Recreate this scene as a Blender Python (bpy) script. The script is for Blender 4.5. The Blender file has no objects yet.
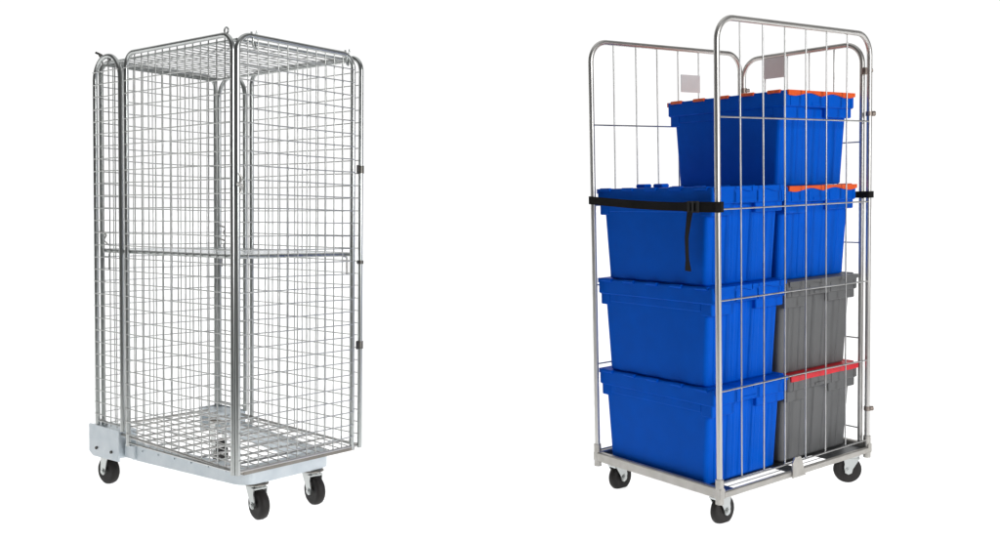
import bpy, math, random
from mathutils import Matrix, Vector, Euler
random.seed(4)
R = math.radians
col = bpy.context.scene.collection

# ------------------------------------------------------------------ materials
def new_mat(name):
    m = bpy.data.materials.new(name); m.use_nodes = True
    nt = m.node_tree
    return m, nt, nt.nodes['Principled BSDF']

def metal(name, c_lo, c_hi, rough=(.22, .42), scale=40., metallic=1.0, bump=0., stretch=(1, 1, 1), detail=4.):
    m, nt, b = new_mat(name)
    tc = nt.nodes.new('ShaderNodeTexCoord'); mp = nt.nodes.new('ShaderNodeMapping')
    mp.inputs['Scale'].default_value = stretch
    nz = nt.nodes.new('ShaderNodeTexNoise'); nz.inputs['Scale'].default_value = scale
    nz.inputs['Detail'].default_value = detail
    nt.links.new(tc.outputs['Object'], mp.inputs[0]); nt.links.new(mp.outputs[0], nz.inputs['Vector'])
    rp = nt.nodes.new('ShaderNodeValToRGB')
    rp.color_ramp.elements[0].position = .3; rp.color_ramp.elements[1].position = .7
    rp.color_ramp.elements[0].color = (*c_lo, 1); rp.color_ramp.elements[1].color = (*c_hi, 1)
    nt.links.new(nz.outputs['Fac'], rp.inputs[0]); nt.links.new(rp.outputs[0], b.inputs['Base Color'])
    mr = nt.nodes.new('ShaderNodeMapRange')
    mr.inputs['To Min'].default_value = rough[0]; mr.inputs['To Max'].default_value = rough[1]
    nt.links.new(nz.outputs['Fac'], mr.inputs['Value']); nt.links.new(mr.outputs[0], b.inputs['Roughness'])
    b.inputs['Metallic'].default_value = metallic
    if bump:
        bp = nt.nodes.new('ShaderNodeBump'); bp.inputs['Strength'].default_value = bump
        bp.inputs['Distance'].default_value = .002
        nt.links.new(nz.outputs['Fac'], bp.inputs['Height']); nt.links.new(bp.outputs[0], b.inputs['Normal'])
    return m

def plastic(name, c, rough=.42, var=.10, scale=14., bump=.05, spec=.4):
    m, nt, b = new_mat(name)
    tc = nt.nodes.new('ShaderNodeTexCoord')
    nz = nt.nodes.new('ShaderNodeTexNoise'); nz.inputs['Scale'].default_value = scale; nz.inputs['Detail'].default_value = 5.
    nt.links.new(tc.outputs['Object'], nz.inputs['Vector'])
    rp = nt.nodes.new('ShaderNodeValToRGB')
    rp.color_ramp.elements[0].position = .3; rp.color_ramp.elements[1].position = .7
    rp.color_ramp.elements[0].color = (*[x * (1 - var) for x in c], 1); rp.color_ramp.elements[1].color = (*[min(1, x * (1 + var)) for x in c], 1)
    nt.links.new(nz.outputs['Fac'], rp.inputs[0]); nt.links.new(rp.outputs[0], b.inputs['Base Color'])
    mr = nt.nodes.new('ShaderNodeMapRange'); mr.inputs['To Min'].default_value = rough - .08; mr.inputs['To Max'].default_value = rough + .1
    nt.links.new(nz.outputs['Fac'], mr.inputs['Value']); nt.links.new(mr.outputs[0], b.inputs['Roughness'])
    n2 = nt.nodes.new('ShaderNodeTexNoise'); n2.inputs['Scale'].default_value = 500.
    nt.links.new(tc.outputs['Object'], n2.inputs['Vector'])
    bp = nt.nodes.new('ShaderNodeBump'); bp.inputs['Strength'].default_value = bump; bp.inputs['Distance'].default_value = .001
    nt.links.new(n2.outputs['Fac'], bp.inputs['Height']); nt.links.new(bp.outputs[0], b.inputs['Normal'])
    b.inputs['Specular IOR Level'].default_value = spec
    return m

M = dict(
    zinc=metal('zinc_tube', (.48, .50, .49), (.57, .59, .58), (.26, .32), 9., stretch=(1, 1, .3), detail=0.),
    zinc_warm=metal('satin_zinc_tube', (.54, .53, .51), (.62, .61, .59), (.37, .45), 9., stretch=(1, 1, .3), detail=0.),
    wire=metal('zinc_wire', (.52, .53, .52), (.64, .65, .635), (.28, .42), 25., detail=1.),
    wire_warm=metal('satin_zinc_wire', (.46, .46, .455), (.58, .58, .575), (.35, .45), 20., detail=1.),
    plate=metal('passivated_zinc_sheet', (.54, .60, .64), (.66, .71, .74), (.34, .52), 16., metallic=.55, bump=.03),
    dark=metal('dull_dark_steel', (.06, .06, .058), (.14, .135, .125), (.35, .55), 40.),
    deck=metal('dark_zinc_deck', (.12, .125, .13), (.22, .225, .23), (.35, .55), 35.),
    bar=metal('satin_base_bar', (.40, .385, .355), (.50, .485, .455), (.40, .52), 20., metallic=.8),
    sheet=metal('bright_zinc_sheet', (.74, .77, .79), (.80, .83, .85), (.22, .30), 12.),
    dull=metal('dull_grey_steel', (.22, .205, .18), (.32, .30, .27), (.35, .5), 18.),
    brass=metal('yellow_zinc', (.45, .38, .22), (.62, .55, .36), (.25, .45), 40.),
    rubber=plastic('black_rubber', (.018, .016, .015), .55, .25, 30., .15, .3),
    hub=plastic('grey_hub', (.05, .05, .05), .5, .2, 30.),
    blue=plastic('blue_plastic', (.0, .088, .53), .48, .05, spec=.05),
    grey=plastic('grey_plastic', (.122, .124, .126), .48, .06, spec=.25),
    orange=plastic('orange_plastic', (.75, .095, .012), .42),
    red=plastic('red_plastic', (.60, .012, .025), .42),
    webbing=plastic('black_webbing', (.009, .008, .0075), .75, .3, 120., .5, .15),
    hole=plastic('black_plastic', (.01, .01, .01), .6),
)

# ------------------------------------------------------------------ mesh builder
class MB:
    def __init__(s): s.v = []; s.f = []; s.sm = []
    def add(s, vs, fs, smooth=False):
        o = len(s.v); s.v += [tuple(v) for v in vs]
        s.f += [tuple(i + o for i in f) for f in fs]; s.sm += [smooth] * len(fs)
    def box(s, x0, x1, y0, y1, z0, z1, ch=0.0):
        """box with optional chamfer on all edges"""
        if ch <= 0:
            v = [(x, y, z) for z in (z0, z1) for y in (y0, y1) for x in (x0, x1)]
            s.add(v, [(0, 2, 3, 1), (4, 5, 7, 6), (0, 1, 5, 4), (2, 6, 7, 3), (0, 4, 6, 2), (1, 3, 7, 5)]); return
        c = min(ch, abs(x1 - x0) * .45, abs(y1 - y0) * .45, abs(z1 - z0) * .45)
        def ring(i, z): # octagon-ish rounded rect
            a, b, e, f = x0 + i, x1 - i, y0 + i, y1 - i
            return [(a + c, e, z), (b - c, e, z), (b, e + c, z), (b, f - c, z), (b - c, f, z), (a + c, f, z), (a, f - c, z), (a, e + c, z)]
        rings = [ring(c * .7, z0), ring(0, z0 + c), ring(0, z1 - c), ring(c * .7, z1)]
        s.loft(rings)
    def loft(s, rings, cap=True, smooth=False):
        n = len(rings[0]); o = []
        for r in rings: o += list(r)
        fs = []
        for k in range(len(rings) - 1):
            for i in range(n):
                j = (i + 1) % n
                fs.append((k * n + i, k * n + j, (k + 1) * n + j, (k + 1) * n + i))
        s.add(o, fs, smooth)
        if cap:
            s.add(rings[0], [tuple(range(n))[::-1]]); s.add(rings[-1], [tuple(range(n))])
    def tube(s, pts, r, n=10, cap=True):
        pts = [Vector(p) for p in pts]
        t0 = (pts[1] - pts[0]).normalized()
        up = Vector((0, 0, 1)) if abs(t0.z) < .9 else Vector((1, 0, 0))
        a = t0.cross(up).normalized(); rings = []
        for i, p in enumerate(pts):
            if i == 0: t = t0
            elif i == len(pts) - 1: t = (pts[i] - pts[i - 1]).normalized()
            else: t = ((pts[i] - pts[i - 1]).normalized() + (pts[i + 1] - pts[i]).normalized()).normalized()
            a = (a - t * a.dot(t)).normalized(); b = t.cross(a)
            rings.append([p + (a * math.cos(2 * math.pi * k / n) + b * math.sin(2 * math.pi * k / n)) * r for k in range(n)])
        s.loft(rings, cap, True)
    def cyl(s, p, q, r, n=16): s.tube([p, q], r, n)
    def quad_bar(s, p, q, wid, z0, z1):
        """flat-sided bar from p to q (xy), width wid, between z0, z1"""
        p = Vector((p[0], p[1], 0)); q = Vector((q[0], q[1], 0)); d = (q - p).normalized(); nrm = Vector((-d.y, d.x, 0)) * wid / 2
        c = [p - nrm, q - nrm, q + nrm, p + nrm]
        e = min(.004, wid * .3)
        def rg(z, i): 
            ii = i
            return [Vector((v.x, v.y, z)) + (-(nrm.normalized()) if k in (2, 3) else nrm.normalized()) * ii for k, v in enumerate(c)]
        s.loft([rg(z0, e), rg(z0 + e, 0), rg(z1 - e, 0), rg(z1, e)])
    def lathe(s, prof, c, axis='y', n=28):
        """prof: (radius, offset along axis)"""
        rings = []
        for r, h in prof:
            rg = []
            for k in range(n):
                a = 2 * math.pi * k / n; u, w = r * math.cos(a), r * math.sin(a)
                rg.append((c[0] + u, c[1] + h, c[2] + w) if axis == 'y' else (c[0] + u, c[1] + w, c[2] + h))
            rings.append(rg)
        s.loft(rings, True, True)
    def build(s, name, mat, parent=None, fn=None, rough_normals=True):
        me = bpy.data.meshes.new(name)
        v = [fn(p) for p in s.v] if fn else s.v
        me.from_pydata([tuple(p) for p in v], [], s.f)
        for p, sm in zip(me.polygons, s.sm): p.use_smooth = sm
        import bmesh
        bm = bmesh.new(); bm.from_mesh(me); bmesh.ops.recalc_face_normals(bm, faces=bm.faces); bm.to_mesh(me); bm.free()
        me.materials.append(M[mat] if isinstance(mat, str) else mat)
        o = bpy.data.objects.new(name, me); col.objects.link(o)
        if parent: o.parent = parent
        return o

def fillet(pts, r, seg=7, closed=False):
    pts = [Vector(p) for p in pts]; out = []
    n = len(pts)
    for i, p in enumerate(pts):
        if not closed and i in (0, n - 1): out.append(p); continue
        a = pts[(i - 1) % n] - p; b = pts[(i + 1) % n] - p
        la, lb = a.length, b.length; a.normalize(); b.normalize()
        ang = a.angle(b); t = min(r / math.tan(ang / 2), la * .49, lb * .49); rr = t * math.tan(ang / 2)
        c = p + (a + b).normalized() * (rr / math.sin(ang / 2))
        s0, s1 = p + a * t - c, p + b * t - c
        tot = s0.angle(s1); ax = s0.cross(s1).normalized()
        for k in range(seg + 1): out.append(c + Matrix.Rotation(tot * k / seg, 3, ax) @ s0)
    return out

def tag(o, label=None, cat=None, group=None, kind=None):
    for k, v in (('label', label), ('category', cat), ('group', group), ('kind', kind)):
        if v: o[k] = v
    return o

# ------------------------------------------------------------------ where the two cages stand (metres)
CAMH, PITCH = 1.1613, .0675
class Frame:
    """cage frame: x along one side, y along the other, z up, from the near bottom corner; s = size"""
    def __init__(f, x, y, z, yaw, w, d, tx, ty, g, s):
        f.Rm = Euler((tx, 0, 0)).to_matrix() @ Euler((0, ty, 0)).to_matrix() @ Euler((0, 0, yaw)).to_matrix()
        f.w, f.d, f.g, f.s = w, d, g, s
        f.loc = Vector((x, y, z)) + f.Rm @ Vector((0, 0, g * s))
    def l(f, p): return ((p[0] - f.w / 2) * f.s, (p[1] - f.d / 2) * f.s, (p[2] - f.g) * f.s)
    def world(f, p): return f.loc + f.Rm @ Vector(f.l(p))
    def root(f, name, p=None):
        o = bpy.data.objects.new(name, None); o.empty_display_size = .1; col.objects.link(o)
        o.location = f.loc if p is None else f.world(p); o.rotation_euler = f.Rm.to_euler()
        return o
SR = 1.089
FL = Frame(-1.1187, 3.9083, .06, R(51.155), .5884, .9381, R(-1.1686), R(.6622), -.06, 1.0)
FR = Frame(.887 * SR, 3.6424 * SR, .06 + 1.1013 * (1 - SR), R(36.535), .8363, .5943, R(1.171), R(-1.505), .035, SR)

# ------------------------------------------------------------------ shared pieces
def wire_panel(axis, c, a0, a1, z0, z1, na, nz, r, inner_off=0.004, alist=None, zlist=None, level_off=None, over=0.):
    """grid of wires on the plane axis=c; vertical wires at alist, level wires at zlist"""
    mb = MB()
    al = alist or [a0 + (a1 - a0) * (i + 1) / (na + 1) for i in range(na)]
    zl = zlist or [z0 + (z1 - z0) * (i + 1) / (nz + 1) for i in range(nz)]
    def pt(a, z, o): return (c + o, a, z) if axis == 'x' else (a, c + o, z)
    for a in al:
        j = random.uniform(-.0015, .0015)
        mb.tube([pt(a + j, z0, inner_off), pt(a + j * -1, (z0 + z1) / 2, inner_off), pt(a + j, z1, inner_off)], r, 6)
    for z in zl:
        j = random.uniform(-.0015, .0015)
        lo = -inner_off if level_off is None else level_off
        mb.tube([pt(a0 - over, z + j, lo), pt((a0 + a1) / 2, z - j, lo), pt(a1 + over, z + j, lo)], r, 6)
    return mb

def u_frame(axis, c, a0, a1, z0, z1, rad, r, n=14, closed=False):
    def pt(a, z): return (c, a, z) if axis == 'x' else (a, c, z)
    mb = MB(); mb.tube(fillet([pt(a0, z0), pt(a0, z1), pt(a1, z1), pt(a1, z0)], rad, 9), r, n)
    return mb

def caster(F, root, x, y, ztop, zg, r, wid, heading, trail, plate_half, tyre='rubber', fork_mat='zinc', disc=.0, tight=.007):
    """swivel caster under (x, y): plate and swivel (part) > fork, wheel. heading: world angle of the roll direction seen from above"""
    yaw = math.atan2(F.Rm[1][0], F.Rm[0][0]); a = heading - yaw
    # wheel-local: axle along y', rolls along x'
    ca, sa = math.cos(a), math.sin(a)
    def tr(p):
        px, py, pz = p
        return F.l((x + (px * ca - py * sa), y + (px * sa + py * ca), pz))
    zc = zg + r
    top = MB()
    top.box(-plate_half, plate_half, -plate_half, plate_half, ztop - .005, ztop - .0005, .003)
    top.lathe([(.026, ztop - .022), (.034, ztop - .016), (.034, ztop - .008), (.028, ztop - .005)], (0, 0, 0), 'z', 22)
    for sx in (-1, 1):
        for sy in (-1, 1): top.cyl((sx * plate_half * .7, sy * plate_half * .7, ztop - .012), (sx * plate_half * .7, sy * plate_half * .7, ztop - .004), .006, 6)
    c = top.build('caster', fork_mat, root, tr)
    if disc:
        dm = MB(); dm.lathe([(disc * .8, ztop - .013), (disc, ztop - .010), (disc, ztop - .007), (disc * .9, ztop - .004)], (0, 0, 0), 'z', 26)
        dm.build('shade_disc', 'dull', c, tr)  # dark disc standing in for the shadow at the caster's top plate
    fk = MB()
    hw = wid / 2 + tight
    for s in (-1, 1):
        prof = [(-.030, ztop - .02), (.030, ztop - .02), (.026, ztop - .045), (trail + .016, zc + .012), (trail + .012, zc - .010), (trail, zc - .016), (trail - .012, zc - .010), (trail - .016, zc + .006)]
        fk.loft([[(px, s * hw, pz) for px, pz in prof], [(px, s * (hw + .004), pz) for px, pz in prof]])
    fk.box(-.030, .030, -hw, hw, ztop - .026, ztop - .020)
    fk.cyl((trail, -hw - .010, zc), (trail, hw + .010, zc), .0075, 8)
    fk.cyl((trail, -hw - .007, zc), (trail, hw + .007, zc), .012, 14)
    fk.build('fork', fork_mat, c, tr)
    wh = MB(); h = wid / 2
    wh.lathe([(r * .58, -h * .9), (r * .86, -h), (r * .965, -h * .72), (r, -h * .25), (r, h * .25), (r * .965, h * .72), (r * .86, h), (r * .58, h * .9)], (trail, 0, zc), 'y', 32)
    w = wh.build('wheel', tyre, c, tr)
    return c

# ------------------------------------------------------------------ LEFT: mesh roll cage
def mesh_cage():
    F = FL; f = F.l; w, d = F.w, F.d
    root = F.root('roll_cage')
    tag(root, 'empty tall zinc roll cage closed all round with fine wire mesh', 'roll cage', 'roll cages')
    ZT, ZB, tr = 1.688, .140, .0095
    ya = .702
    panels = [  # axis, plane, from, to, bottom, top, bend radius, upright wires
        ('x', .0, .012, ya - .002, ZB - .002, ZT, .055, 13),           # wide left door
        ('y', -.004, .008, .548, ZB - .002, ZT, .055, 11),         # front door
        ('x', .0, ya + .040, d - .004, .19, ZT + .004, .092, 3),       # narrow left rear
        ('y', d, .028, w - .012, .16, ZT, .055, 11),                   # rear panel
        ('x', w, .738, d - .010, .19, ZT - .006, .092, 3),             # narrow right rear
        ('x', w, -.006, .690, ZB, ZT, .055, 13),                       # wide right panel
    ]
    for i, (ax, c, a0, a1, z0, z1, rad, n) in enumerate(panels):
        fm = u_frame(ax, c, a0, a1, z0, z1, rad, tr)
        # bottom rail of the frame
        def pt(a, z): return (c, a, z) if ax == 'x' else (a, c, z)
        if i in (2, 4): zb2 = z0 + .02
        else: zb2 = z0 + .012
        p = fm.build('mesh_panel', 'zinc', root, f)
        zl = [zz for zz in [.14 + .0497 * k for k in range(1, 31)] if z0 + .02 < zz < z1 - .02]
        wm = wire_panel(ax, c, a0 + .004, a1 - .004, z0 + .006, z1 - .004, n, 0, .0023, (-1 if i < 3 else 1) * -(tr - .0045), zlist=zl, level_off=(-1 if i < 3 else 1) * (tr + .0004), over=.005)
        wm.tube([pt(a0, zb2), pt(a1, zb2)], .004, 8)
        wm.build('wire_mesh', 'wire', p, f)
    # lid: frame of bars with mesh, hangs a little below the top rails
    lz = 1.672
    fr = MB(); fr.tube(fillet([(.024, .02, lz), (w - .024, .02, lz), (w - .024, d - .02, lz), (.024, d - .02, lz), (.024, .021, lz)], .02, 4), .0055, 8)
    fr.box(.03, w - .03, d - .038, d - .030, lz - .012, lz + .010)
    lid = fr.build('lid', 'zinc', root, f)
    g = MB()
    for k in range(1, 19): yy = .02 + (d - .04) * k / 19; g.tube([(.024, yy, lz + .002), (w - .024, yy, lz + .002)], .0025, 6)
    for k in range(1, 7): xx = .024 + (w - .048) * k / 7; g.tube([(xx, .02, lz - .002), (xx, d - .02, lz - .002)], .0017, 6)
    g.build('wire_mesh', 'wire', lid, f)
    # shelf half way up
    sz = .912
    sh = MB(); sh.tube(fillet([(.016, .016, sz), (w - .03, .016, sz), (w - .03, d - .03, sz), (.016, d - .03, sz), (.016, .017, sz)], .015, 4), .0085, 10)
    shelf = sh.build('shelf', 'zinc', root, f)
    g = MB(); g.box(.018, w - .032, .018, d - .032, sz + .003, sz + .0062)
    g.build('shelf_sheet', 'sheet', shelf, f)
    # hooks that carry the shelf: bent wire, hung on the mesh beside the uprights
    for (px, py, dx, dy) in ((w - .062, .004, -.022, 0), (w - .016, d - .05, 0, .03), (.05, d - .016, .03, 0)):
        h = MB(); h.tube(fillet([(px + dx, py + dy, sz - .006), (px, py, sz - .008), (px, py, sz - .080)], .012, 4), .0040, 8)
        h.build('shelf_hook', 'zinc_warm', root, f)
    # wire hooks on the rear uprights that carry the shelf when it is folded up
    for (px, py, zz) in ((.012, d - .016, .955), (w - .010, d - .03, .985), (w - .010, d - .03, .925), (.012, d - .016, .18)):
        h = MB(); h.tube(fillet([(px - .006, py - .002, zz + .034), (px + .014, py - .024, zz + .022), (px + .002, py - .020, zz), (px + .018, py - .024, zz - .018)], .008, 4), .0036, 8)
        h.build('mesh_hook', 'zinc_warm', root, f)
    # folding floor: rises slightly to the rear
    def fz(y): return .150 + .030 * y / d
    fl = MB(); fl.tube(fillet([(.006, -.006, fz(0)), (w - .012, -.006, fz(0)), (w - .012, d - .02, fz(d)), (.006, d - .02, fz(d)), (.006, -.005, fz(0))], .012, 3), .0062, 8)
    flo = fl.build('floor_grid', 'zinc_warm', root, f)
    lp = MB(); lp.box(.028, w - .030, -.0115, .012, fz(0) - .0150, fz(0) - .0010, .002); lp.build('floor_rail', 'dull', flo, f)
    g = MB()
    for k in range(1, 11): yy = d * k / 11; g.tube([(.006, yy, fz(yy)), (w - .012, yy, fz(yy))], .0046, 8)
    for k in range(1, 12): xx = .006 + (w - .018) * k / 12; g.tube([(xx, .0, fz(0) + .005), (xx, d - .02, fz(d - .02) + .005)], .0021, 6)
    g.build('wire_mesh', 'zinc_warm', flo, f)
    # base: channel bars converging to a rounded front beam
    b = MB()
    zb0, zb1 = .080, .139
    def prism(pts, z0, z1):
        b.loft([[(p[0], p[1], z0) for p in pts], [(p[0], p[1], z0 + .004) for p in pts], [(p[0], p[1], z1) for p in pts]])
    frontL, frontR = .062, .476
    out = fillet([(.016, .70, 0), (frontL, .030, 0), (frontR, .030, 0), (w - .016, .70, 0)], .065, 8)
    inn = fillet([(.055, .70, 0), (frontL + .045, .085, 0), (frontR - .045, .085, 0), (w - .055, .70, 0)], .02, 8)
    n = len(out)
    vs = [(p.x, p.y, z) for z in (zb0, zb1) for p in out] + [(p.x, p.y, z) for z in (zb0, zb1) for p in inn]
    fs = []
    for i in range(n - 1):
        fs += [(i, i + 1, n + i + 1, n + i), (2 * n + i + 1, 2 * n + i, 3 * n + i, 3 * n + i + 1), (n + i, n + i + 1, 3 * n + i + 1, 3 * n + i), (i + 1, i, 2 * n + i, 2 * n + i + 1)]
    fs += [(0, n, 3 * n, 2 * n), (n - 1, 3 * n - 1, 4 * n - 1, 2 * n - 1)]
    b.add(vs, fs)
    for k in range(6):   # rivets along the left bar
        t = .10 + .15 * k; x_ = .016 + (frontL - .016) * t; y_ = .70 + (.03 - .70) * t
        b.cyl((x_ - .004, y_, .122), (x_ + .004, y_, .122), .0035, 8)
    # blocks joining bars to rear housings
    b.box(.008, .060, .672, .745, .084, .142, .004); b.box(w - .060, w - .008, .672, .745, .084, .142, .004)
    base = b.build('base_frame', 'plate', root, f)
    for sx, x0, x1 in ((0, -.012, .075), (1, w - .075, w + .012)):
        c = MB()
        xo = x0 if sx == 0 else x1; t = .006 if sx == 0 else -.006
        y0, y1 = .752, d + .044
        zt0, zt1 = .190, .196
        # outer sheet with cut lower corner
        prof = [(y0, .066), (y0, .192), (y1 - .004, .193), (y1, .188), (y1, .078), (y1 - .03, .062)]
        xa, xb = (x0, x0 + .005) if sx == 0 else (x1 - .005, x1)
        c.loft([[(xa, y, z) for y, z in prof], [(xb, y, z) for y, z in prof]])
        c.box(min(x0, x1) + .005, max(x0, x1) - .005, y0 + .001, y1 - .001, .150, .188)      # tubular tray for caster
        c.box(min(x0, x1) + .005, max(x0, x1) - .005, y1 - .006, y1 - .001, .080, .1499)
        c.box(min(x0, x1) + .005, max(x0, x1) - .005, y0 + .001, y0 + .006, .080, .1499)
        cp = c.build('corner_plate', 'plate', base, f)
        s = -1 if sx == 0 else 1
        for yy in (y0 + .055, y1 - .06):
            bl = MB(); bl.cyl((xo, yy, .098), (xo + s * .005, yy, .098), .0065, 8); bl.build('bolt', 'dark', base, f)
    # casters: fork plate turned to the left of the view
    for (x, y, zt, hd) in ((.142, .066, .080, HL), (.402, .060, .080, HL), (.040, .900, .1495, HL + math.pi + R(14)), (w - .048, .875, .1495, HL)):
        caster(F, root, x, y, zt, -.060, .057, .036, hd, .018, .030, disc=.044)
    # hinges down the right front corner
    for z, dark in ((1.247, 1), (.881, 0), (.552, 1)):
        h = MB()
        h.cyl((w, -.006, z - (.015 if dark else .007)), (w, -.006, z + (.015 if dark else .007)), tr + .0035, 12)
        if dark: h.box(w - .022, w - .003, -.009, -.004, z - .017, z + .017, .002)
        else: h.box(w - .018, w - .003, -.010, -.004, z - .004, z + .004)
        h.box(w + .004, w + .0105, -.012, -.004, z - .012 if dark else z - .005, z + .012 if dark else z + .005)
        h.build('hinge', 'hingemetal', root, f)
    # latch on the near corner and lock pin
    l = MB()
    l.tube(fillet([(.006, -.014, 1.205), (.016, -.018, 1.185), (.004, -.020, 1.165), (.018, -.016, 1.150), (.008, -.014, 1.130)], .008, 4), .004, 8)
    l.cyl((-.002, -.012, 1.168), (.020, -.018, 1.160), .006, 8)
    l.build('latch', 'zinc_warm', root, f)
    # lifting ring, rear latch and lid hooks
    r_ = MB(); cx, cy, cz = 0., .048, ZT + .014
    r_.tube([(cx, cy + .011 * math.cos(a), cz + .011 * math.sin(a)) for a in [2 * math.pi * k / 14 for k in range(15)]], .0032, 8)
    r_.build('lifting_ring', 'zinc', root, f)
    k_ = MB(); k_.tube([(-.006, d - .022, ZT + .024), (.010, d - .020, ZT + .021), (.070, d + .0, ZT + .008)], .0048, 8); k_.cyl((.004, d - .030, ZT + .018), (.004, d - .045, ZT + .000), .0042, 8)
    k_.build('rear_latch', 'dark', root, f)
    for xx in (.075, w - .075):
        h = MB(); h.tube(fillet([(xx - .010, -.006, ZT + .014), (xx - .006, -.010, ZT - .008), (xx - .004, -.008, ZT - .040), (xx + .018, .004, ZT - .042), (xx + .018, .012, lz)], .010, 4), .0034, 8)
        h.tube([(xx + .012, -.004, ZT + .004), (xx + .014, -.006, ZT + .020)], .0034, 8)
        h.build('lid_hook', 'zinc', root, f)
    # small welded clips down the uprights where the mesh is tied on
    return root
HL = R(-48)

# ------------------------------------------------------------------ RIGHT: roll cage with bins
def open_cage():
    F = FR; f = F.l; w, d = F.w, F.d
    root = F.root('roll_cage')
    tag(root, 'three sided grey tube roll cage with wide wire grid, loaded with plastic bins', 'roll cage', 'roll cages')
    r, wr = .0097, .0029
    xs = [.116, .232, .346, .462, .579, .700]; zs = [.508, .806, 1.102, 1.397]
    # long front side, long rear side, short end
    p1 = u_frame('y', 0, 0, w, .138, 1.712, .075, r, 16).build('side_panel', 'zinc_warm', root, f)
    wire_panel('y', 0, .004, w - .004, .199, 1.706, 0, 0, wr, .0028, alist=xs, zlist=[.199] + zs).build('wire_grid', 'wire_warm', p1, f)
    p2 = u_frame('y', d, 0, w - .008, .138, 1.712, .075, r, 16).build('side_panel', 'zinc_warm', root, f)
    wire_panel('y', d, .004, w - .012, .172, 1.706, 0, 0, wr, .0028, alist=xs, zlist=[.192] + [z + .012 for z in zs]).build('wire_grid', 'wire_warm', p2, f)
    pl = MB(); pl.box(.468, .577, d - .008, d - .004, 1.545, 1.613, .001); pl.build('blank_plate', 'deckplate', p2, f)
    y0, y1 = .030, d - .012
    p3 = u_frame('x', w, y0, y1, .150, 1.686, .075, r, 16).build('side_panel', 'zinc_warm', root, f)
    wire_panel('x', w, y0 + .004, y1 - .004, .172, 1.680, 0, 0, wr, .0028, alist=[.153, .262, .365, .473], zlist=[.24, .585, .947, 1.323]).build('wire_grid', 'wire_warm', p3, f)
    pl = MB(); pl.box(w - .009, w - .005, .365, .473, 1.597, 1.678, .001); pl.build('blank_plate', 'deckplate', p3, f)
    # base bars
    b = MB(); z0, z1 = .151, .187
    b.quad_bar((.0115, -.007), (w - .0115, -.007), .014, z0, .1745); b.quad_bar((.0115, d), (w - .0115, d), .022, z0, z1)
    for x in (0, w): b.quad_bar((x, -.0135), (x, d + .0105), .022, z0, z1 - .0004)
    base = b.build('base_frame', 'bar', root, f)
    for x, y in ((0, 0), (w, 0), (0, d), (w, d)):
        s = MB(); s.cyl((x, y, .132), (x, y, .215), r + .004, 18); s.build('socket', 'bar', base, f)
    # slatted sheet deck: two open slots behind the front bar, then slats to the rear
    dk = MB(); zd0, zd1 = .1685, .1702
    xA, xB = .0112, w - .0112
    dk.box(xA, xB, .0275, .0300, zd0, zd1)
    dk.box(xA, xB, .0700, d - .0115, zd0, zd1)
    for x0, x1 in ((xA, .075), (.355, .425), (.590, xB)):
        for a_, c_ in ((.0002, .0275), (.0300, .0700)): dk.box(x0, x1, a_, c_, zd0 + .0002, zd1 - .0002)
    dk.build('deck', 'deck', root, f)
    br = MB()
    br.loft([[(.360, y, .150), (.430, y, .150), (.412, y, .205), (.402, y, .222), (.372, y, .222), (.360, y, .205)] for y in (-.0205, -.0146)])
    br.build('bracket', 'bar', root, f)
    # lugs and collars on the uprights
    for (x, y, z, ln) in ((w + .004, .022, 1.582, 1), (w + .012, -.002, 1.425, 0), (w + .012, -.002, .320, 0), (w - .004, d - .012, 1.560, 1)):
        l = MB()
        if ln:
            l.cyl((w, y - .004 if y < .1 else y, z - .012), (w, y - .004 if y < .1 else y, z + .012), r + .005, 14)
            l.cyl((x + .002, y - .014, z), (x + .014, y - .022, z + .002), .0075, 10)
        else:
            l.cyl((x - .008, y - .004, z), (x + .004, y - .010, z), .0095, 12); l.cyl((w, 0, z - .008), (w, 0, z + .008), r + .003, 14)
        l.build('lug', 'lugmetal', root, f)
    for (x, y, hd) in ((.066, .056, HR), (.068, d - .036, HR), (w - .036, .046, HRR), (w - .066, d - .052, HR)):
        caster(F, root, x, y, .1505, .030, .0520, .028, hd, .012, .028, fork_mat='zinc', tight=.005)
    return root
HR = R(38); HRR = R(172)
M['deckplate'] = metal('grey_sheet_plate', (.68, .72, .75), (.74, .78, .80), (.4, .55), 14., metallic=.1)
M['hingemetal'] = metal('hinge_steel', (.12, .115, .105), (.22, .21, .19), (.35, .5), 50.)
M['lugmetal'] = metal('dull_lug_metal', (.20, .17, .15), (.34, .29, .26), (.4, .6), 60.)

# ------------------------------------------------------------------ bins with attached lids
def rrect(x0, x1, y0, y1, z, r, n=4):
    pts = []
    for cx, cy, a0 in ((x1 - r, y1 - r, 0), (x0 + r, y1 - r, 90), (x0 + r, y0 + r, 180), (x1 - r, y0 + r, 270)):
        for k in range(n + 1):
            a = R(a0 + 90 * k / n); pts.append((cx + r * math.cos(a), cy + r * math.sin(a), z))
    return pts

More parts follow.
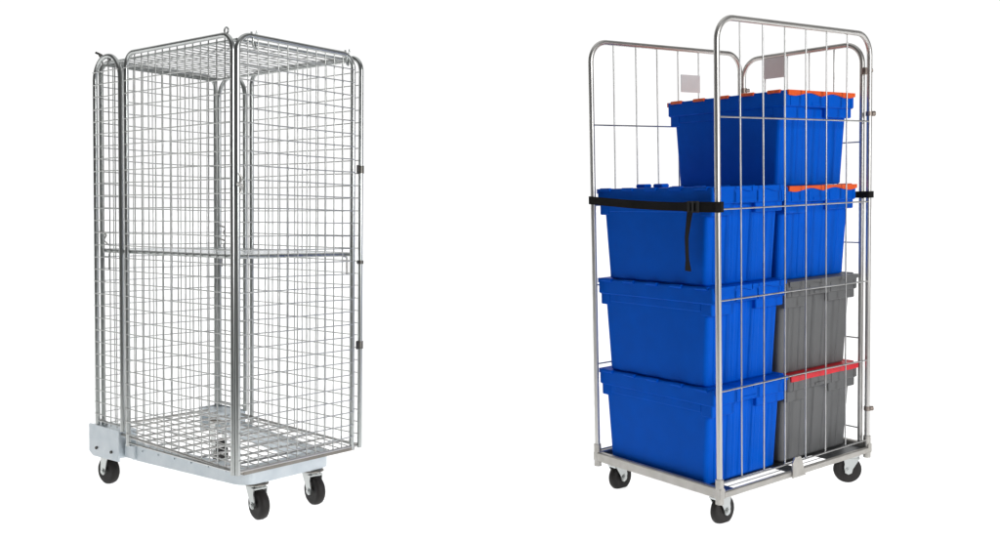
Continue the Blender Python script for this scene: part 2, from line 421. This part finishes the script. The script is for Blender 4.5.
def storage_bin(x0, x1, y0, y1, z0, z1, body_mat, lid_mat, label, bumps=False, lip=.014, wave=.006):
    F = FR; W, L, H = x1 - x0, y1 - y0, z1 - z0; s = F.s
    root = F.root('storage_bin', ((x0 + x1) / 2, (y0 + y1) / 2, z0))
    tag(root, label, 'plastic bin', 'lidded bins stacked in the roll cage')
    f = lambda p: ((p[0] - W / 2) * s, (p[1] - L / 2) * s, p[2] * s)
    hl = .013                      # lid thickness
    zf = H - hl                    # top of the rim
    b = MB()
    def ring(ix, iy, z, r): return rrect(ix, W - ix, iy, L - iy, z, r)
    tx, ty = .006, .030            # insets of the wall under the rim
    bx, by = .012, .046            # insets at the bottom
    z_r = zf - .044                # underside of the rim
    b.loft([ring(bx + .005, by + .005, 0, .014), ring(bx, by, .006, .016), ring(bx - (bx - tx) * .06, by - (by - ty) * .06, .03, .016), ring(tx, ty, z_r, .014),
            ring(.003, .004, z_r + .001, .012), ring(0, 0, z_r + .005, .012), ring(0, 0, H - .005, .012), ring(.002, .002, H - .001, .010), ring(.011, .004, H - .001, .008), ring(.012, .004, zf, .008)], True, False)
    # deep corner blocks and a shallow centre on both ends, a second lip along both sides
    zb = zf - .082
    for yb0, yb1 in ((.012, .060), (L - .060, L - .012)):
        b.box(.004, W * .30, yb0, yb1, zb, z_r + .004, .003)
        b.box(W * .60, W - .004, yb0, yb1, zb + .006, z_r + .004, .003)
    for xb0, xb1 in ((.004, .030), (W - .030, W - .004)):
        b.box(xb0, xb1, .058, L - .058, zf - .070, z_r + .003, .003)
    # webs of the grip on the rim
    for yb, sgn in ((0, -1), (L, 1)):
        for fx in (.06, .30, .60, .94):
            b.box(W * fx - .003, W * fx + .003, yb - .002, yb + .002, z_r + .004, zf - .006)
        b.box(W * .36, W * .56, yb - .0025, yb + .0025, z_r + .006, z_r + .016)
    # shallow upright ribs on the tapered ends
    for end in (0, 1):
        for fx, q in ((.10, .010), (.27, .012), (.33, .005), (.46, .016), (.60, .006), (.66, .012), (.86, .012)):
            def yy(z):
                v = by + (ty - by) * z / z_r - .0030
                return v if end == 0 else L - v
            e = .012 if end == 0 else -.012
            za, zb_ = .03, z_r - .002
            xb_ = W / 2 + (fx - .48) * (W - 2 * bx) * .97; xm = W / 2 + (fx - .48) * (W - 2 * tx)
            o_ = .0032 if end == 0 else -.0032; q2 = q + .0045; za = .010
            b.loft([[(xc - q, yy(z), z), (xc + q, yy(z), z), (xc + q2, yy(z) + o_, z), (xc + q2, yy(z) + e, z), (xc - q2, yy(z) + e, z), (xc - q2, yy(z) + o_, z)] for xc, z in ((xb_, za), (xm, zb_))])
    b.build('body', body_mat, root, f)
    # two lid halves, interlocking teeth along the middle, hinge knuckles along the outer edge
    nt = 7
    def seam(t):                   # x of the seam at fraction t along the bin
        return W / 2 + (.022 if int(t * nt * 2) % 2 == 0 else -.022)
    for side in (0, 1):
        l = MB(); i0 = .0135
        j0 = .006
        pts = []
        ts = []
        for k in range(nt * 2):
            ta, tb = k / (nt * 2), (k + 1) / (nt * 2)
            ts += [(seam(ta + 1e-4), ta), (seam(ta + 1e-4), tb)]
        g = .0008 if side == 0 else -.0008
        sm = [(x - g, j0 + t * (L - 2 * j0)) for x, t in ts]
        if side == 0: poly = [(i0, j0)] + sm + [(i0, L - j0)]
        else: poly = [(W - i0, j0)] + sm + [(W - i0, L - j0)]
        l.loft([[(x, y, zf + .0005) for x, y in poly], [(x, y, H) for x, y in poly]])
        # drooping lip at both ends: scalloped lower edge
        xa, xb = (.006, W / 2 - .002) if side == 0 else (W / 2 + .002, W - .006)
        N = 14
        for yb, t in ((-.0055, 1), (L + .0055, -1)):
            top = []; bot = []
            for k in range(N + 1):
                x = xa + (xb - xa) * k / N; u = k / N
                dip = lip + wave * math.sin(u * 2 * math.pi * 1.1 + (0.4 if side == 0 else 2.6))
                top.append((x, H)); bot.append((x, H - dip))
            yb2 = yb + t * .005
            poly = top + bot[::-1]
            n = len(top); vs = [(x, yb, z) for x, z in top + bot] + [(x, yb2, z) for x, z in top + bot]; fs = []
            for k in range(N):
                fs += [(k, k + 1, n + k + 1, n + k), (2 * n + k + 1, 2 * n + k, 3 * n + k, 3 * n + k + 1), (k + 1, k, 2 * n + k, 2 * n + k + 1), (n + k, n + k + 1, 3 * n + k + 1, 3 * n + k)]
            fs += [(0, n, 3 * n, 2 * n), (N, 2 * n + N, 3 * n + N, n + N)]
            l.add(vs, fs)
            yl0, yl1 = sorted((yb2 - t * .001, j0 + .001 if t == 1 else L - j0 - .001))
            l.box(xa, xb, yl0, yl1, H - .0075, H - .0004)
        xe = -.0015 if side == 0 else W + .0015
        for k in range(5):
            yc = L * (.09 + .205 * k)
            l.cyl((xe, yc - .026, H - .003), (xe, yc + .026, H - .003), .0062, 10)
            xa_, xb_ = sorted((xe, i0 + .001 if side == 0 else W - i0 - .001))
            l.box(xa_, xb_, yc - .024, yc + .024, H - .0006, H + .0012)
        if bumps and side == 0:
            for t in (.70, .86): l.box(W * .46, W * .56, L * t, L * (t + .09), H - .001, H + .014, .004)
        l.build('lid', lid_mat, root, f)
    return root

# ------------------------------------------------------------------ straps
def strap():
    F = FR; root = F.root('cargo_strap', (-.014, .30, 1.08)); o = Vector(F.l((-.014, .30, 1.08)))
    tag(root, 'long black webbing strap across the open side, tail hanging from its buckle', 'strap', 'black straps on the loaded cage')
    f = lambda p: tuple(Vector(F.l(p)) - o)
    d = F.d
    def zc(y): return 1.110 + (1.134 - 1.110) * y / d - .006 * math.sin(math.pi * y / d)
    b = MB(); n = 24; rings = []
    # band runs round both uprights
    path = [(.012, -.006), (.010, -.015), (-.004, -.0165), (-.0155, -.006)] + [(-.0158 - .001 * math.sin(k * .9), .02 + (d - .04) * k / n) for k in range(n + 1)] + [(-.0155, d + .006), (-.004, d + .0165), (.010, d + .015), (.014, d + .004)]
    for i, (x, y) in enumerate(path):
        hw = .0170 if y < .12 else .0145
        nx = Vector((x, y, 0)); t = Vector((*path[min(i + 1, len(path) - 1)], 0)) - Vector((*path[max(i - 1, 0)], 0)); t.normalize()
        nn = Vector((-t.y, t.x, 0)) * .0011
        z = zc(min(max(y, 0), d))
        rings.append([(x - nn.x, y - nn.y, z - hw), (x + nn.x, y + nn.y, z - hw), (x + nn.x, y + nn.y, z + hw), (x - nn.x, y - nn.y, z + hw)])
    b.loft(rings); b.build('band', 'webbing', root, f)
    k = MB(); z = zc(.09)
    k.box(-.0225, -.0175, .060, .075, z - .019, z + .019, .002); k.box(-.0225, -.0175, .098, .112, z - .019, z + .019, .002)
    k.box(-.0225, -.0175, .0745, .0985, z + .013, z + .019, .001); k.box(-.0225, -.0175, .0745, .0985, z - .019, z - .013, .001)
    k.cyl((-.023, .086, z - .018), (-.023, .086, z + .018), .004, 8)
    k.build('buckle', 'hole', root, f)
    t = MB(); rings = []
    for i in range(19):
        u = i / 18; zz = zc(.1) - .012 - u * .200; y = .098 + .014 * min(1, u * 2.2) - .003 * u
        x = -.022 - .004 * math.sin(u * math.pi) ; hw = .0145 if u < .9 else .017
        tw = .3 * math.sin(u * 2.5) + .15
        dy, dx = hw * math.cos(tw), hw * math.sin(tw); th = .0012 if u < .88 else .003
        rings.append([(x - dx - th, y - dy, zz), (x + dx - th, y + dy, zz), (x + dx + th, y + dy, zz), (x - dx + th, y - dy, zz)])
    t.loft(rings); t.build('tail', 'webbing', root, f)
    # short strap end on the other side
    w = F.w; r2 = F.root('cargo_strap', (w, .03, 1.12)); o2 = Vector(F.l((w, .03, 1.12)))
    tag(r2, 'short black strap loop wrapped around the right hand upright', 'strap', 'black straps on the loaded cage')
    f2 = lambda p: tuple(Vector(F.l(p)) - o2)
    b = MB(); path = fillet([(w - .014, .045, 0), (w - .014, -.014, 0), (w + .014, -.014, 0), (w + .0145, .042, 0), (w - .0135, .046, 0)], .009, 5)
    rings = []; zc2 = 1.128
    for i, p in enumerate(path):
        t_ = (path[min(i + 1, len(path) - 1)] - path[max(i - 1, 0)]).normalized(); nn = Vector((-t_.y, t_.x, 0)) * .0016
        rings.append([(p.x - nn.x, p.y - nn.y, zc2 - .012), (p.x + nn.x, p.y + nn.y, zc2 - .012), (p.x + nn.x, p.y + nn.y, zc2 + .012), (p.x - nn.x, p.y - nn.y, zc2 + .012)])
    b.loft(rings); b.build('band', 'webbing', r2, f2)
    t = MB(); t.box(w - .036, w - .014, .040, .046, zc2 - .009, zc2 + .010, .002); t.build('tail', 'webbing', r2, f2)

mesh_cage()
open_cage()
Y0, Y1 = .030, .5895
storage_bin(.009, .398, Y0, Y1, .1708, .504, 'blue', 'blue', 'blue bin at the bottom of the all blue stack, standing on the deck')
storage_bin(.011, .391, Y0, Y1, .5055, .844, 'blue', 'blue', 'blue bin in the middle of the all blue stack, between two others')
storage_bin(.013, .388, Y0, Y1, .8455, 1.174, 'blue', 'blue', 'blue bin on top of the all blue stack, behind the black strap', bumps=True)
storage_bin(.412, .828, Y0 + .005, Y1 - .005, .1708, .494, 'grey', 'red', 'dark grey bin with red lid edge at the bottom of its stack', lip=.019, wave=.001)
storage_bin(.397, .817, Y0, Y1, .4955, .833, 'grey', 'grey', 'dark grey bin without coloured lid, under the lower orange lidded bin')
storage_bin(.394, .806, Y0, Y1, .8345, 1.168, 'blue', 'orange', 'orange lidded blue bin standing on the dark grey bin')
storage_bin(.390, .791, Y0, Y1, 1.1695, 1.500, 'blue', 'orange', 'topmost orange lidded blue bin, highest in the whole cage')
strap()

# ------------------------------------------------------------------ floor: white sheet, made translucent so added light from below hides shadows
fl = MB(); S = 300.
fl.add([(-S, 2.0, 0), (S, 2.0, 0), (S, S, 0), (-S, S, 0)], [(0, 1, 2, 3)])
fm = bpy.data.materials.new('white_translucent_floor'); fm.use_nodes = True; nt = fm.node_tree; nt.nodes.clear()
out = nt.nodes.new('ShaderNodeOutputMaterial'); mx = nt.nodes.new('ShaderNodeMixShader'); df = nt.nodes.new('ShaderNodeBsdfDiffuse'); tl = nt.nodes.new('ShaderNodeBsdfTranslucent')
df.inputs[0].default_value = (.92, .92, .92, 1); tl.inputs[0].default_value = (.92, .92, .92, 1)
mx.inputs[0].default_value = .5
nt.links.new(df.outputs[0], mx.inputs[1]); nt.links.new(tl.outputs[0], mx.inputs[2]); nt.links.new(mx.outputs[0], out.inputs[0])
floor = fl.build('floor', fm); tag(floor, kind='structure')
floor.location.z = -.006

# ------------------------------------------------------------------ studio surroundings: white backdrop side, dimmer camera side, unseen glow added below the floor
wd = bpy.data.worlds.new('World'); bpy.context.scene.world = wd; wd.use_nodes = True; nt = wd.node_tree
bg = nt.nodes['Background']
tc = nt.nodes.new('ShaderNodeTexCoord'); sp = nt.nodes.new('ShaderNodeSeparateXYZ'); nt.links.new(tc.outputs['Generated'], sp.inputs[0])
def mrange(src, a, b, c, d_):
    n = nt.nodes.new('ShaderNodeMapRange'); n.interpolation_type = 'SMOOTHSTEP'
    for k, v in zip(('From Min', 'From Max', 'To Min', 'To Max'), (a, b, c, d_)): n.inputs[k].default_value = v
    nt.links.new(src, n.inputs['Value']); return n.outputs[0]
def mmath(op, a, b):
    n = nt.nodes.new('ShaderNodeMath'); n.operation = op
    for i, q in enumerate((a, b)):
        if isinstance(q, (int, float)): n.inputs[i].default_value = q
        else: nt.links.new(q, n.inputs[i])
    return n.outputs[0]
back = mrange(sp.outputs['Y'], .24, .60, .09, 1.04)
top = mrange(sp.outputs['Z'], .70, .95, 0., .8)
below = mmath('MULTIPLY', mrange(sp.outputs['Z'], -.08, -.02, 1., 0.), mrange(sp.outputs['Y'], -.25, .25, .08, 4.1))
s1 = mmath('MAXIMUM', mmath('MAXIMUM', back, top), below)
nt.links.new(s1, bg.inputs['Strength']); bg.inputs['Color'].default_value = (1, 1, 1, 1)

def area(name, loc, target, sx, sy, power, colr=(1, 1, 1)):
    ld = bpy.data.lights.new(name, 'AREA'); ld.shape = 'RECTANGLE'; ld.size = sx; ld.size_y = sy; ld.energy = power; ld.color = colr
    o = bpy.data.objects.new(name, ld); col.objects.link(o); o.location = loc
    o.rotation_euler = (Vector(target) - Vector(loc)).to_track_quat('-Z', 'Y').to_euler(); return o
area('softbox_key', (3.6, -.6, 2.3), (.6, 3.9, .9), 1.3, 2.0, 205.)

# ------------------------------------------------------------------ camera
cd = bpy.data.cameras.new('Camera'); cam = bpy.data.objects.new('Camera', cd); col.objects.link(cam)
cd.sensor_width = 36; cd.lens = .9738 * 36; cd.clip_end = 500; cd.clip_start = .05
cam.location = (0, 0, CAMH); cam.rotation_euler = (math.pi / 2 - PITCH, 0, 0)
sc = bpy.context.scene; sc.camera = cam
sc.view_settings.view_transform = 'Standard'; sc.view_settings.look = 'None'; sc.view_settings.exposure = 0; sc.view_settings.gamma = 1
sc.cycles.max_bounces = 10; sc.cycles.transparent_max_bounces = 16
